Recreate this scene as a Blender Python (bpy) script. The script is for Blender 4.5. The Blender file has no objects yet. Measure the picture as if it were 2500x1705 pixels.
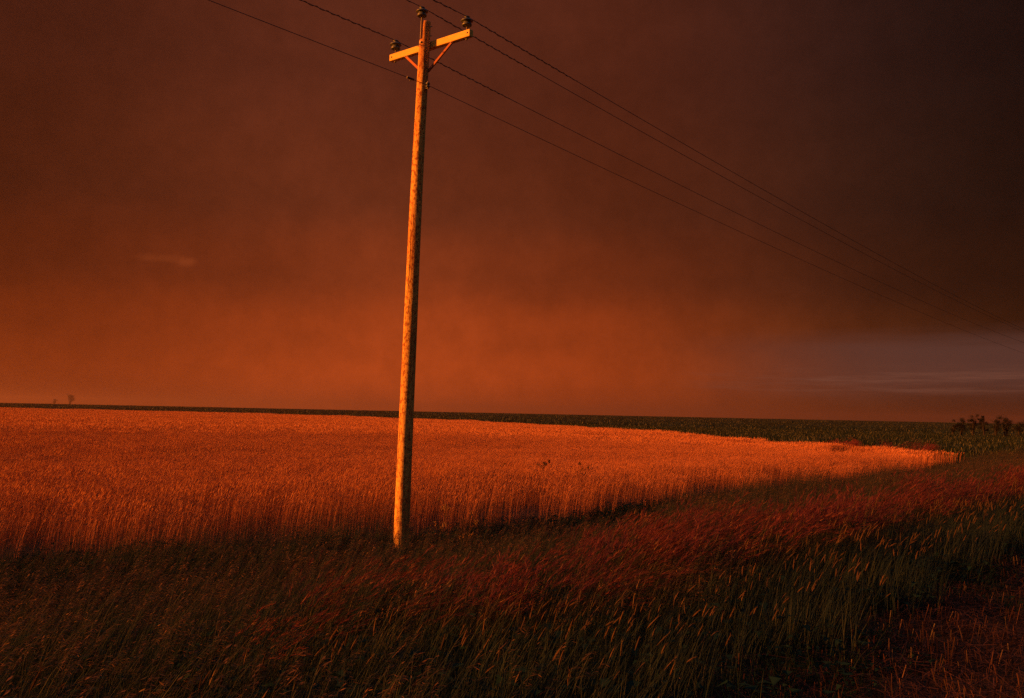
import bpy, math, random
import numpy as np
from mathutils import Vector, Matrix

R = math.radians
rng = np.random.default_rng(7)
random.seed(7)
scene = bpy.context.scene
COL = scene.collection

# ------------------------------------------------------------------ camera
cam_d = bpy.data.cameras.new('camera')
cam = bpy.data.objects.new('camera', cam_d)
COL.objects.link(cam)
cam_d.sensor_width = 36.0
cam_d.lens = 32.64
cam_d.clip_end = 9000.0
cam.matrix_world = (Matrix.Translation((0, 0, 2.4))
                    @ Matrix.Rotation(R(90 + 3.95), 4, 'X')
                    @ Matrix.Rotation(R(1.19), 4, 'Z'))
scene.camera = cam

# ------------------------------------------------------------------ light
SUN_AZ, SUN_EL = R(-100.0), R(14.5)
sdir = Vector((math.sin(SUN_AZ) * math.cos(SUN_EL), math.cos(SUN_AZ) * math.cos(SUN_EL), math.sin(SUN_EL)))
sun_d = bpy.data.lights.new('sun', 'SUN')
sun_d.energy = 5.0
sun_d.angle = R(1.2)
sun_d.color = (1.0, 0.235, 0.020)
sun = bpy.data.objects.new('sun', sun_d)
COL.objects.link(sun)
sun.rotation_euler = (-sdir).to_track_quat('-Z', 'Y').to_euler()
sun.location = (-30, -10, 30)

vs = scene.view_settings
scene.display_settings.display_device = 'sRGB'
vs.view_transform = 'Standard'
vs.look = 'None'
vs.exposure = 0.95
vs.gamma = 1.0
vs.use_curve_mapping = False
scene.cycles.max_bounces = 4
scene.cycles.diffuse_bounces = 2
scene.cycles.transparent_max_bounces = 8
scene.cycles.volume_bounces = 0
scene.cycles.use_denoising = False          # keep the fine grain of the stalks


# ------------------------------------------------------------------ node helper
class NT:
    def __init__(self, tree):
        self.t = tree
        self.n = tree.nodes
        self.l = tree.links

    def new(self, kind, **kw):
        nd = self.n.new(kind)
        for k, v in kw.items():
            setattr(nd, k, v)
        return nd

    def set(self, sock, v):
        if isinstance(v, bpy.types.NodeSocket):
            self.l.new(v, sock)
        else:
            sock.default_value = v

    def math(self, op, a, b=None, c=None, clamp=False):
        nd = self.n.new('ShaderNodeMath')
        nd.operation = op
        nd.use_clamp = clamp
        self.set(nd.inputs[0], a)
        if b is not None:
            self.set(nd.inputs[1], b)
        if c is not None:
            self.set(nd.inputs[2], c)
        return nd.outputs[0]

    def sstep(self, x, a, b, lo=0.0, hi=1.0):
        nd = self.n.new('ShaderNodeMapRange')
        nd.interpolation_type = 'SMOOTHSTEP'
        self.set(nd.inputs['Value'], x)
        nd.inputs['From Min'].default_value = a
        nd.inputs['From Max'].default_value = b
        nd.inputs['To Min'].default_value = lo
        nd.inputs['To Max'].default_value = hi
        return nd.outputs['Result']

    def mix(self, fac, a, b, blend='MIX'):
        nd = self.n.new('ShaderNodeMix')
        nd.data_type = 'RGBA'
        nd.blend_type = blend
        self.set(nd.inputs['Factor'], fac)
        self.set(nd.inputs[6], a if isinstance(a, bpy.types.NodeSocket) else (*a, 1.0))
        self.set(nd.inputs[7], b if isinstance(b, bpy.types.NodeSocket) else (*b, 1.0))
        return nd.outputs[2]

    def noise(self, vec, scale, detail=3.0, rough=0.55, w=None):
        nd = self.n.new('ShaderNodeTexNoise')
        if vec is not None:
            self.l.new(vec, nd.inputs['Vector'])
        nd.inputs['Scale'].default_value = scale
        nd.inputs['Detail'].default_value = detail
        nd.inputs['Roughness'].default_value = rough
        return nd.outputs['Fac']

    def ramp(self, fac, stops, interp='LINEAR'):
        nd = self.n.new('ShaderNodeValToRGB')
        nd.color_ramp.interpolation = interp
        el = nd.color_ramp.elements
        while len(el) < len(stops):
            el.new(0.5)
        for e, (p, c) in zip(el, stops):
            e.position = p
            e.color = (*c, 1.0)
        self.set(nd.inputs['Fac'], fac)
        return nd.outputs['Color']

    def comb(self, x, y, z):
        nd = self.n.new('ShaderNodeCombineXYZ')
        self.set(nd.inputs[0], x); self.set(nd.inputs[1], y); self.set(nd.inputs[2], z)
        return nd.outputs[0]


# ------------------------------------------------------------------ sky (smoke-filled evening air)
world = bpy.data.worlds.new('World')
scene.world = world
world.use_nodes = True
W = NT(world.node_tree)
W.n.clear()
tc = W.new('ShaderNodeTexCoord')
sep = W.new('ShaderNodeSeparateXYZ')
W.l.new(tc.outputs['Generated'], sep.inputs[0])
DEG = 180.0 / math.pi
el = W.math('MULTIPLY', W.math('ARCSINE', sep.outputs[2]), DEG)
az = W.math('MULTIPLY', W.math('ARCTAN2', sep.outputs[0], sep.outputs[1]), DEG)
sky = W.new('ShaderNodeTexSky')
sky.sky_type = 'NISHITA'
sky.sun_disc = False
sky.sun_elevation = SUN_EL
sky.sun_rotation = SUN_AZ % (2 * math.pi)
sky.dust_density = 4.0
# slow swirls of smoke shift the elevation bands a little
sc_v = W.new('ShaderNodeVectorMath', operation='MULTIPLY')
W.l.new(tc.outputs['Generated'], sc_v.inputs[0])
sc_v.inputs[1].default_value = (1.0, 1.0, 1.5)
big = W.noise(sc_v.outputs[0], 3.2, 4.0, 0.55)
fine = W.noise(sc_v.outputs[0], 11.0, 5.0, 0.6)
el_s = W.math('ADD', el, W.math('MULTIPLY', W.math('SUBTRACT', big, 0.5), 2.6))
el_s = W.math('MAXIMUM', W.math('MINIMUM', W.math('ADD', el_s, W.math('MULTIPLY', W.math('SUBTRACT', fine, 0.5), 1.2)), 90.0), 0.0)
smoke = W.ramp(W.math('DIVIDE', el_s, 45.0), [
    (0.000, (0.340, 0.048, 0.0090)),
    (0.050, (0.405, 0.055, 0.0085)),
    (0.110, (0.325, 0.046, 0.0080)),
    (0.190, (0.185, 0.030, 0.0074)),
    (0.280, (0.122, 0.0235, 0.0078)),
    (0.480, (0.098, 0.0205, 0.0088)),
    (0.800, (0.022, 0.0095, 0.0085)),
    (1.000, (0.014, 0.0090, 0.0090))], 'EASE')
# the smoke thickens away from the sun (to the right of the view)
azf = W.math('MULTIPLY', W.sstep(az, -8.0, 33.0, 1.0, 0.115), W.sstep(az, -30.0, -10.0, 0.52, 1.0))
patch = W.sstep(big, 0.30, 0.72, 1.12, 0.88)
mott = W.noise(tc.outputs['Generated'], 30.0, 6.0, 0.7)
amp = W.math('MULTIPLY', W.math('MULTIPLY', azf, patch), W.sstep(mott, 0.25, 0.75, 0.90, 1.10))
smoke_l = W.new('ShaderNodeVectorMath', operation='SCALE')
W.l.new(smoke, smoke_l.inputs[0])
W.l.new(amp, smoke_l.inputs['Scale'])
col = smoke_l.outputs[0]
# away from the sun the smoke turns a colder, greyer brown
col = W.mix(W.sstep(az, 4.0, 34.0, 0.0, 1.0), col, W.mix(1.0, col, (0.80, 1.62, 2.9), 'MULTIPLY'))
# paler gap of far sky under the smoke bank on the right, with thin streaks of cloud
gv = W.comb(W.math('MULTIPLY', az, 0.05), W.math('MULTIPLY', el, 0.55), 3.0)
gn = W.noise(gv, 2.2, 4.0, 0.6)
el_g = W.math('ADD', el, W.math('MULTIPLY', W.math('SUBTRACT', gn, 0.5), 1.1))
gap = W.math('MULTIPLY', W.math('MULTIPLY', W.sstep(el_g, 0.5, 2.6), W.sstep(el_g, 5.6, 4.0)), W.sstep(az, 8.0, 25.0))
col = W.mix(W.math('MULTIPLY', gap, 0.55), col, (0.124, 0.054, 0.042))
wv = W.comb(W.math('MULTIPLY', az, 0.10), W.math('MULTIPLY', el, 1.9), 9.0)
wn = W.noise(wv, 1.7, 5.0, 0.62)
wis = W.math('MULTIPLY', W.sstep(wn, 0.42, 0.76), W.math('MULTIPLY', W.sstep(az, 9.0, 17.0), W.math('MULTIPLY', W.sstep(el, 1.3, 1.9), W.sstep(el, 3.4, 2.6))))
col = W.mix(W.math('MULTIPLY', wis, 0.60), col, (0.185, 0.070, 0.043))
# two small lit cloud heads low on the left
cn = W.noise(tc.outputs['Generated'], 46.0, 4.0, 0.6)
def cloud_head(a0, e0, ra, re_):
    dx = W.math('DIVIDE', W.math('SUBTRACT', az, a0), ra)
    dy = W.math('DIVIDE', W.math('SUBTRACT', el, e0), re_)
    d = W.math('SQRT', W.math('ADD', W.math('MULTIPLY', dx, dx), W.math('MULTIPLY', dy, dy)))
    d = W.math('ADD', d, W.math('MULTIPLY', W.math('SUBTRACT', cn, 0.5), 1.5))
    return W.math('MULTIPLY', W.sstep(d, 1.0, 0.25), W.sstep(el, e0 - re_ * 0.9, e0 + re_ * 0.1))
heads = W.math('MAXIMUM', cloud_head(-19.6, 8.35, 0.80, 0.48), W.math('MULTIPLY', cloud_head(-21.0, 8.45, 2.2, 0.42), 0.6))
col = W.mix(W.math('MULTIPLY', heads, 0.32), col, (0.32, 0.060, 0.014))
# clear air above the smoke
sk = W.new('ShaderNodeVectorMath', operation='SCALE')
W.l.new(sky.outputs[0], sk.inputs[0])
sk.inputs['Scale'].default_value = 0.26
thin = W.sstep(el, 25.0, 55.0, 0.0, 0.48)
col = W.mix(thin, col, sk.outputs[0])
bg = W.new('ShaderNodeBackground')
bg.inputs['Strength'].default_value = 0.53
W.l.new(col, bg.inputs['Color'])
wo = W.new('ShaderNodeOutputWorld')
W.l.new(bg.outputs[0], wo.inputs['Surface'])


# ------------------------------------------------------------------ materials
def new_mat(name):
    m = bpy.data.materials.new(name)
    m.use_nodes = True
    t = NT(m.node_tree)
    t.n.clear()
    out = t.new('ShaderNodeOutputMaterial')
    return m, t, out


def plant_mat(name, stem_a, stem_b, head_a, head_b, trans=0.3, gloss=0.012, tuft=0.5):
    """leaf/straw colours vary per stalk ('v'), per tuft (random) and from stem to seed head ('hd')"""
    m, t, out = new_mat(name)
    av = t.new('ShaderNodeAttribute', attribute_name='v').outputs['Fac']
    ah = t.new('ShaderNodeAttribute', attribute_name='hd').outputs['Fac']
    rnd = t.new('ShaderNodeObjectInfo').outputs['Random']
    k = t.math('ADD', t.math('MULTIPLY', av, 1.0 - tuft), t.math('MULTIPLY', rnd, tuft), clamp=True)
    c = t.mix(ah, t.mix(k, stem_a, stem_b), t.mix(k, head_a, head_b))
    d = t.new('ShaderNodeBsdfDiffuse'); t.l.new(c, d.inputs['Color'])
    tr = t.new('ShaderNodeBsdfTranslucent'); t.l.new(c, tr.inputs['Color'])
    mx = t.new('ShaderNodeMixShader'); mx.inputs[0].default_value = trans
    t.l.new(d.outputs[0], mx.inputs[1]); t.l.new(tr.outputs[0], mx.inputs[2])
    gl = t.new('ShaderNodeBsdfGlossy'); gl.inputs['Roughness'].default_value = 0.45
    gl.inputs['Color'].default_value = (1, 1, 1, 1)
    m2 = t.new('ShaderNodeMixShader'); m2.inputs[0].default_value = gloss
    t.l.new(mx.outputs[0], m2.inputs[1]); t.l.new(gl.outputs[0], m2.inputs[2])
    t.l.new(m2.outputs[0], out.inputs['Surface'])
    return m


def surf_mat(name, build):
    m, t, out = new_mat(name)
    p = t.new('ShaderNodeBsdfPrincipled')
    t.l.new(p.outputs[0], out.inputs['Surface'])
    build(t, p)
    return m


M = {}
M['wheat'] = plant_mat('wheat_straw', (0.38, 0.140, 0.060), (0.47, 0.188, 0.080), (0.44, 0.170, 0.070), (0.53, 0.228, 0.094), 0.12, 0.006, 0.25)
M['red'] = plant_mat('red_plume_grass', (0.012, 0.024, 0.013), (0.040, 0.022, 0.016), (0.045, 0.019, 0.016), (0.225, 0.060, 0.041), 0.35)
M['spike'] = plant_mat('spike_grass', (0.015, 0.034, 0.033), (0.023, 0.040, 0.038), (0.024, 0.026, 0.015), (0.15, 0.090, 0.040), 0.18, 0.004)
M['brome'] = plant_mat('verge_grass', (0.014, 0.034, 0.032), (0.028, 0.044, 0.038), (0.050, 0.042, 0.032), (0.21, 0.105, 0.045), 0.18, 0.004)
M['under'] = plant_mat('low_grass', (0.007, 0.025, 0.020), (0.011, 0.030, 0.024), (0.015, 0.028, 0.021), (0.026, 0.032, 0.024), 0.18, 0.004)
M['stubble'] = plant_mat('cut_straw', (0.022, 0.016, 0.014), (0.055, 0.027, 0.021), (0.035, 0.020, 0.016), (0.095, 0.042, 0.028), 0.15)
M['crop'] = plant_mat('green_crop', (0.007, 0.022, 0.017), (0.011, 0.028, 0.021), (0.009, 0.024, 0.018), (0.018, 0.028, 0.020), 0.2, 0.02)
M['leaf'] = plant_mat('shrub_leaf', (0.010, 0.018, 0.012), (0.020, 0.024, 0.014), (0.014, 0.020, 0.012), (0.022, 0.026, 0.015), 0.15, 0.01)
M['redpatch'] = plant_mat('red_grass_lit_tint', (0.08, 0.035, 0.022), (0.15, 0.045, 0.03), (0.16, 0.040, 0.028), (0.36, 0.075, 0.045), 0.3)  # brighter copy of the red plume grass, with sunlight put into its colour
M['weed'] = plant_mat('dry_weed', (0.10, 0.085, 0.035), (0.18, 0.12, 0.045), (0.22, 0.13, 0.05), (0.34, 0.20, 0.08), 0.3)


def _soil(c1, c2, scale):
    def b(t, p):
        tcn = t.new('ShaderNodeTexCoord')
        n1 = t.noise(tcn.outputs['Object'], scale, 6, 0.65)
        n2 = t.noise(tcn.outputs['Object'], scale * 0.06, 3, 0.5)
        f = t.math('ADD', t.math('MULTIPLY', n1, 0.6), t.math('MULTIPLY', n2, 0.4))
        t.l.new(t.ramp(f, [(0.32, c1), (0.68, c2)]), p.inputs['Base Color'])
        p.inputs['Roughness'].default_value = 0.95
        p.inputs['Specular IOR Level'].default_value = 0.1
        bmp = t.new('ShaderNodeBump'); bmp.inputs['Strength'].default_value = 0.7; bmp.inputs['Distance'].default_value = 0.05
        t.l.new(n1, bmp.inputs['Height']); t.l.new(bmp.outputs[0], p.inputs['Normal'])
    return b


M['soil'] = surf_mat('soil_and_thatch', _soil((0.016, 0.013, 0.009), (0.040, 0.028, 0.018), 9.0))
M['field_soil'] = surf_mat('field_soil', _soil((0.035, 0.022, 0.013), (0.080, 0.045, 0.024), 7.0))
M['far_green'] = surf_mat('far_green_land', _soil((0.009, 0.024, 0.015), (0.014, 0.030, 0.019), 0.6))


def _pole(t, p):
    tcn = t.new('ShaderNodeTexCoord')
    mp = t.new('ShaderNodeMapping'); t.l.new(tcn.outputs['Object'], mp.inputs['Vector'])
    mp.inputs['Scale'].default_value = (1, 1, 0.09)
    grain = t.noise(mp.outputs[0], 60, 6, 0.7)
    mp2 = t.new('ShaderNodeMapping'); t.l.new(tcn.outputs['Object'], mp2.inputs['Vector'])
    mp2.inputs['Scale'].default_value = (1, 1, 0.55)
    blot = t.noise(mp2.outputs[0], 26, 5, 0.72)
    slow = t.noise(mp.outputs[0], 7, 3, 0.5)
    c = t.ramp(grain, [(0.25, (0.52, 0.29, 0.07)), (0.5, (0.72, 0.46, 0.115)), (0.8, (0.82, 0.57, 0.15))])
    c = t.mix(t.sstep(slow, 0.46, 0.66, 0.0, 0.65), c, (0.44, 0.17, 0.045))
    c = t.mix(t.sstep(blot, 0.49, 0.58, 0.0, 0.85), c, (0.26, 0.075, 0.026))
    t.l.new(c, p.inputs['Base Color'])
    p.inputs['Roughness'].default_value = 0.85
    p.inputs['Specular IOR Level'].default_value = 0.15
    bmp = t.new('ShaderNodeBump'); bmp.inputs['Strength'].default_value = 0.55; bmp.inputs['Distance'].default_value = 0.02
    t.l.new(t.math('ADD', grain, t.math('MULTIPLY', blot, -0.6)), bmp.inputs['Height'])
    t.l.new(bmp.outputs[0], p.inputs['Normal'])


def _timber(base, dark):
    def b(t, p):
        tcn = t.new('ShaderNodeTexCoord')
        mp = t.new('ShaderNodeMapping'); t.l.new(tcn.outputs['Object'], mp.inputs['Vector'])
        mp.inputs['Scale'].default_value = (0.12, 1.0, 1.0)
        g = t.noise(mp.outputs[0], 55, 5, 0.65)
        s = t.noise(tcn.outputs['Object'], 9, 4, 0.6)
        c = t.ramp(g, [(0.25, dark), (0.65, base)])
        c = t.mix(t.sstep(s, 0.52, 0.75, 0.0, 0.5), c, dark)
        t.l.new(c, p.inputs['Base Color'])
        p.inputs['Roughness'].default_value = 0.8
        p.inputs['Specular IOR Level'].default_value = 0.2
        bmp = t.new('ShaderNodeBump'); bmp.inputs['Strength'].default_value = 0.4; bmp.inputs['Distance'].default_value = 0.008
        t.l.new(g, bmp.inputs['Height']); t.l.new(bmp.outputs[0], p.inputs['Normal'])
    return b


def _plain(c, rough, metal=0.0, var=0.25):
    def b(t, p):
        tcn = t.new('ShaderNodeTexCoord')
        n = t.noise(tcn.outputs['Object'], 40, 4, 0.6)
        d = tuple(x * (1 - var) for x in c); l = tuple(min(1, x * (1 + var)) for x in c)
        t.l.new(t.ramp(n, [(0.3, d), (0.7, l)]), p.inputs['Base Color'])
        p.inputs['Roughness'].default_value = rough
        p.inputs['Metallic'].default_value = metal
    return b


M['pole'] = surf_mat('weathered_pole_wood', _pole)
M['arm'] = surf_mat('sawn_crossarm_timber', _timber((0.80, 0.60, 0.13), (0.62, 0.42, 0.09)))
M['brace'] = surf_mat('brace_timber', _timber((0.46, 0.17, 0.075), (0.32, 0.11, 0.05)))
M['porcelain'] = surf_mat('grey_porcelain', _plain((0.085, 0.10, 0.085), 0.42))
M['iron'] = surf_mat('galvanised_iron', _plain((0.16, 0.14, 0.12), 0.55, 0.5))
M['wire'] = surf_mat('weathered_conductor', _plain((0.035, 0.030, 0.028), 0.6, 0.3))
M['bark'] = surf_mat('bark', _plain((0.022, 0.019, 0.015), 0.9))


# ------------------------------------------------------------------ mesh helpers
class MB:
    """collects vertices and faces (with two float attributes per vertex)"""
    def __init__(self):
        self.v = []; self.f = []; self.hd = []; self.va = []

    def add(self, verts, faces, hd=0.0, va=0.5):
        o = len(self.v)
        self.v.extend(verts)
        self.f.extend([tuple(i + o for i in f) for f in faces])
        self.hd.extend([hd] * len(verts)); self.va.extend([va] * len(verts))

    def mesh(self, name, mat, attrs=False, smooth=False):
        me = bpy.data.meshes.new(name)
        me.from_pydata([tuple(map(float, p)) for p in self.v], [], self.f)
        if attrs:
            a = me.attributes.new('hd', 'FLOAT', 'POINT'); a.data.foreach_set('value', self.hd)
            a = me.attributes.new('v', 'FLOAT', 'POINT'); a.data.foreach_set('value', self.va)
        me.materials.append(mat)
        if smooth:
            me.polygons.foreach_set('use_smooth', [True] * len(me.polygons))
        me.update()
        return me

    def build(self, name, mat, parent=None, attrs=False, smooth=False):
        o = bpy.data.objects.new(name, self.mesh(name, mat, attrs, smooth))
        COL.objects.link(o)
        o.parent = parent
        return o


def tag(o, label=None, cat=None, group=None, kind=None):
    if label: o['label'] = label
    if cat: o['category'] = cat
    if group: o['group'] = group
    if kind: o['kind'] = kind
    return o


def empty(name, loc):
    o = bpy.data.objects.new(name, None)
    COL.objects.link(o)
    o.location = loc
    o.empty_display_size = 0.3
    return o


def frame_of(axis):
    axis = Vector(axis).normalized()
    h = Vector((0, 0, 1)) if abs(axis.z) < 0.9 else Vector((1, 0, 0))
    a = axis.cross(h).normalized()
    return axis, a, axis.cross(a).normalized()


def tube(mb, pts, radii, sides=8, hd=0.0, va=0.5, cap=True):
    pts = [Vector(p) for p in pts]
    if not hasattr(radii, '__len__'):
        radii = [radii] * len(pts)
    V = []; F = []
    prev = None
    for i, p in enumerate(pts):
        t = (pts[min(i + 1, len(pts) - 1)] - pts[max(i - 1, 0)])
        ax, a, b = frame_of(t)
        if prev is not None:
            a = (prev - ax * prev.dot(ax)).normalized()
            b = ax.cross(a)
        prev = a
        for k in range(sides):
            an = 2 * math.pi * k / sides
            V.append(p + (a * math.cos(an) + b * math.sin(an)) * radii[i])
    for i in range(len(pts) - 1):
        for k in range(sides):
            k2 = (k + 1) % sides
            F.append((i * sides + k, i * sides + k2, (i + 1) * sides + k2, (i + 1) * sides + k))
    if cap:
        F.append(tuple(range(sides))[::-1])
        F.append(tuple((len(pts) - 1) * sides + k for k in range(sides)))
    mb.add(V, F, hd, va)


def lathe(mb, origin, prof, sides=20, axis=(0, 0, 1)):
    ax, a, b = frame_of(axis)
    o = Vector(origin)
    V = []; F = []
    for r, z in prof:
        for k in range(sides):
            an = 2 * math.pi * k / sides
            V.append(o + ax * z + (a * math.cos(an) + b * math.sin(an)) * r)
    for i in range(len(prof) - 1):
        for k in range(sides):
            k2 = (k + 1) % sides
            F.append((i * sides + k, i * sides + k2, (i + 1) * sides + k2, (i + 1) * sides + k))
    F.append(tuple(range(sides))[::-1])
    F.append(tuple((len(prof) - 1) * sides + k for k in range(sides)))
    mb.add(V, F)


def beam(mb, p0, p1, up, w, h, bev=0.006):
    """bevelled bar from p0 to p1; up = direction of its height h, w across"""
    p0, p1 = Vector(p0), Vector(p1)
    ax = (p1 - p0).normalized()
    up = Vector(up); up = (up - ax * up.dot(ax)).normalized()
    sd = ax.cross(up)
    prof = [(w / 2 - bev, h / 2), (w / 2, h / 2 - bev), (w / 2, -h / 2 + bev), (w / 2 - bev, -h / 2),
            (-w / 2 + bev, -h / 2), (-w / 2, -h / 2 + bev), (-w / 2, h / 2 - bev), (-w / 2 + bev, h / 2)]
    L = (p1 - p0).length
    V = []; F = []
    rings = [(0, 1 - 2 * bev / min(w, h)), (bev, 1), (L - bev, 1), (L, 1 - 2 * bev / min(w, h))]
    for s, k in rings:
        for x, y in prof:
            V.append(p0 + ax * s + sd * x * k + up * y * k)
    for i in range(3):
        for k in range(8):
            k2 = (k + 1) % 8
            F.append((i * 8 + k, i * 8 + k2, (i + 1) * 8 + k2, (i + 1) * 8 + k))
    F.append(tuple(range(8))[::-1]); F.append(tuple(24 + k for k in range(8)))
    mb.add(V, F)


# ------------------------------------------------------------------ the lie of the land
LA = 0.66845                                        # azimuth of the power line
DV = np.array([math.sin(LA), math.cos(LA)])         # along the line, away from the viewer
NV = np.array([-DV[1], DV[0]])                      # from the verge towards the wheat


def sst(x, a, b):
    t = np.clip((np.asarray(x, float) - a) / (b - a), 0, 1)
    return t * t * (3 - 2 * t)


def vnoise(x, y, seed=0):
    """cheap smooth value noise, 0..1"""
    x = np.asarray(x, float); y = np.asarray(y, float)
    xi = np.floor(x); yi = np.floor(y)
    fx = x - xi; fy = y - yi
    fx = fx * fx * (3 - 2 * fx); fy = fy * fy * (3 - 2 * fy)
    def h(a, b):
        s = np.sin(a * 127.1 + b * 311.7 + seed * 74.7) * 43758.5453
        return s - np.floor(s)
    return ((h(xi, yi) * (1 - fx) + h(xi + 1, yi) * fx) * (1 - fy)
            + (h(xi, yi + 1) * (1 - fx) + h(xi + 1, yi + 1) * fx) * fy)


def un(x, y):
    return x * DV[0] + y * DV[1], x * NV[0] + y * NV[1]


def ground_z(x, y):
    x = np.asarray(x, float); y = np.asarray(y, float)
    u, n = un(x, y)
    r = np.hypot(x, y)
    prof = np.interp(n, [-60, -2, 2.4, 4.6, 5.4, 6.6, 7.8, 9.0, 10.6, 12.0, 14.0],
                     [0.70, 0.72, 0.70, 0.66, 0.60, 0.42, 0.16, -0.08, -0.10, -0.02, 0.0])
    near = 1 - sst(r, 120, 260)
    z = prof * near
    z = z + 1.55 * sst(r, 280, 560) - 2.6 * sst(r, 640, 1100)
    z = z + (vnoise(x * 0.35, y * 0.35, 1) - 0.5) * 0.10 * sst(r, 2, 6)
    z = z - 0.42 * np.exp(-((x - 27) ** 2 + (y - 57) ** 2) / (2 * 13.0 ** 2))
    return z


NEAR_EDGE = [(-40, 1.0), (-20.0, 8.2), (-7.37, 13.67), (-5.77, 14.48), (-4.04, 15.63), (-2.2, 17.15), (-1.1, 18.1), (1.44, 20.98),
             (5.55, 26.5), (15.67, 39.37), (24.0, 52.5), (27.5, 58.5)]
FAR_EDGE = [(27.0, 62.0), (25.5, 66.0), (23.9, 69.0), (18.8, 74.0), (14.8, 83.0), (11.8, 97.0), (8.2, 117.0), (-12, 170.0),
            (-46.7, 226.0), (-90.0, 252.0), (-150.0, 264.0), (-330.0, 270.0)]
WHEAT = np.array(NEAR_EDGE + FAR_EDGE + [(-330, 100)])


def inside(px, py, poly):
    c = np.zeros(len(px), bool)
    j = len(poly) - 1
    for i in range(len(poly)):
        xi, yi = poly[i]; xj, yj = poly[j]
        hit = ((yi > py) != (yj > py)) & (px < (xj - xi) * (py - yi) / (yj - yi + 1e-12) + xi)
        c ^= hit
        j = i
    return c


NA = 360
rad = np.concatenate([[0.0], np.geomspace(0.5, 70, 110), np.geomspace(73, 5200, 46)])
th = np.linspace(0, 2 * math.pi, NA, endpoint=False)
GX = (rad[:, None] * np.sin(th)).ravel(); GY = (rad[:, None] * np.cos(th)).ravel()
GZ = ground_z(GX, GY)
faces = []
for i in range(len(rad) - 1):
    for k in range(NA):
        k2 = (k + 1) % NA
        faces.append((i * NA + k, (i + 1) * NA + k, (i + 1) * NA + k2, i * NA + k2) if i else (k, NA + k, NA + k2))
me = bpy.data.meshes.new('ground')
me.from_pydata(np.stack([GX, GY, GZ], 1).tolist(), [], faces)
for k in ('soil', 'field_soil', 'far_green'):
    me.materials.append(M[k])
cx = np.array([np.mean(GX[list(f)]) for f in faces]); cy = np.array([np.mean(GY[list(f)]) for f in faces])
mi = np.where(inside(cx, cy, WHEAT), 1, np.where(np.hypot(cx, cy) > 62, 2, 0))
me.polygons.foreach_set('material_index', mi.astype(np.int32))
me.polygons.foreach_set('use_smooth', [True] * len(faces))
me.update()
ground = bpy.data.objects.new('ground', me)
COL.objects.link(ground)
tag(ground, kind='structure')

# ------------------------------------------------------------------ the utility pole
pole_base = np.array([-1.843, 16.166])
zb = float(ground_z(*pole_base)) - 0.05
P = empty('utility_pole', (pole_base[0], pole_base[1], zb))
tag(P, 'tall wooden utility pole with one crossarm, its left side glowing orange', 'utility pole')
D3 = Vector((DV[0], DV[1], 0.0)); A3 = Vector((DV[1], -DV[0], 0.0))     # along the line / along the arm (towards viewer's right)
ZT = 9.35                                                              # top above z = 0
LEAN = Vector((0.0185, 0.0, 0))                                         # sideways lean per metre


def axis(z):                                                           # pole axis at height z (world heights), local to P
    s = z - zb
    bow = 0.05 * math.sin(math.pi * min(1, s / 9.4))
    return Vector((LEAN.x * s - bow * 0.35, LEAN.y * s, s))


def pole_r(z):
    return 0.136 + (0.094 - 0.136) * (z - zb) / 9.4


mb = MB()
SD = 28
zs = list(np.linspace(zb - 0.25, 8.86, 46)) + [9.005, 9.01, 9.2, 9.32, ZT]
V = []; F = []
cut_n = Vector((math.sin(R(-98)), math.cos(R(-98)), 0))
for i, z in enumerate(zs):
    c = axis(z)
    rr = pole_r(z)
    for k in range(SD):
        an = 2 * math.pi * k / SD
        wob = 1 + 0.025 * math.sin(3 * an + z * 0.7) + 0.018 * math.sin(5 * an - z * 1.3) + random.uniform(-.006, .006)
        q = Vector((math.cos(an), math.sin(an), 0)) * rr * wob
        if z > 9.007:                                                   # flat sawn gain for the ridge pin bracket
            d = q.dot(cut_n)
            lim = 0.036
            if d > lim:
                q -= cut_n * (d - lim)
        if z >= ZT:
            q *= 0.93
        V.append(c + q + Vector((0, 0, 0.012 * math.sin(an) if z >= 9.32 else 0)))
for i in range(len(zs) - 1):
    for k in range(SD):
        k2 = (k + 1) % SD
        F.append((i * SD + k, i * SD + k2, (i + 1) * SD + k2, (i + 1) * SD + k))
F.append(tuple((len(zs) - 1) * SD + k for k in range(SD)))
mb.add(V, F)
shaft = mb.build('shaft', M['pole'], P, smooth=True)
shaft.data.polygons[len(F) - 1].use_smooth = False

# drying cracks, thin dark slots sunk in the sunlit face
for (azd, z0, z1) in ((-128, 1.2, 3.1), (-150, 4.0, 6.1), (-112, 5.6, 8.3), (-170, 0.6, 1.9), (160, 2.4, 4.5), (175, 6.4, 8.4)):
    mb = MB(); pts = []; rr = []
    dv = R(azd)
    for i in range(12):
        z = z0 + (z1 - z0) * i / 11
        a2 = dv + 0.06 * math.sin(i * 0.9)
        pts.append(axis(z) + Vector((math.sin(a2), math.cos(a2), 0)) * (pole_r(z) * 0.995)); rr.append(0.0045 * math.sin(math.pi * (i + .3) / 11.6))
    tube(mb, pts, rr, 5)
    mb.build('drying_crack', M['bark'], P)

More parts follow.
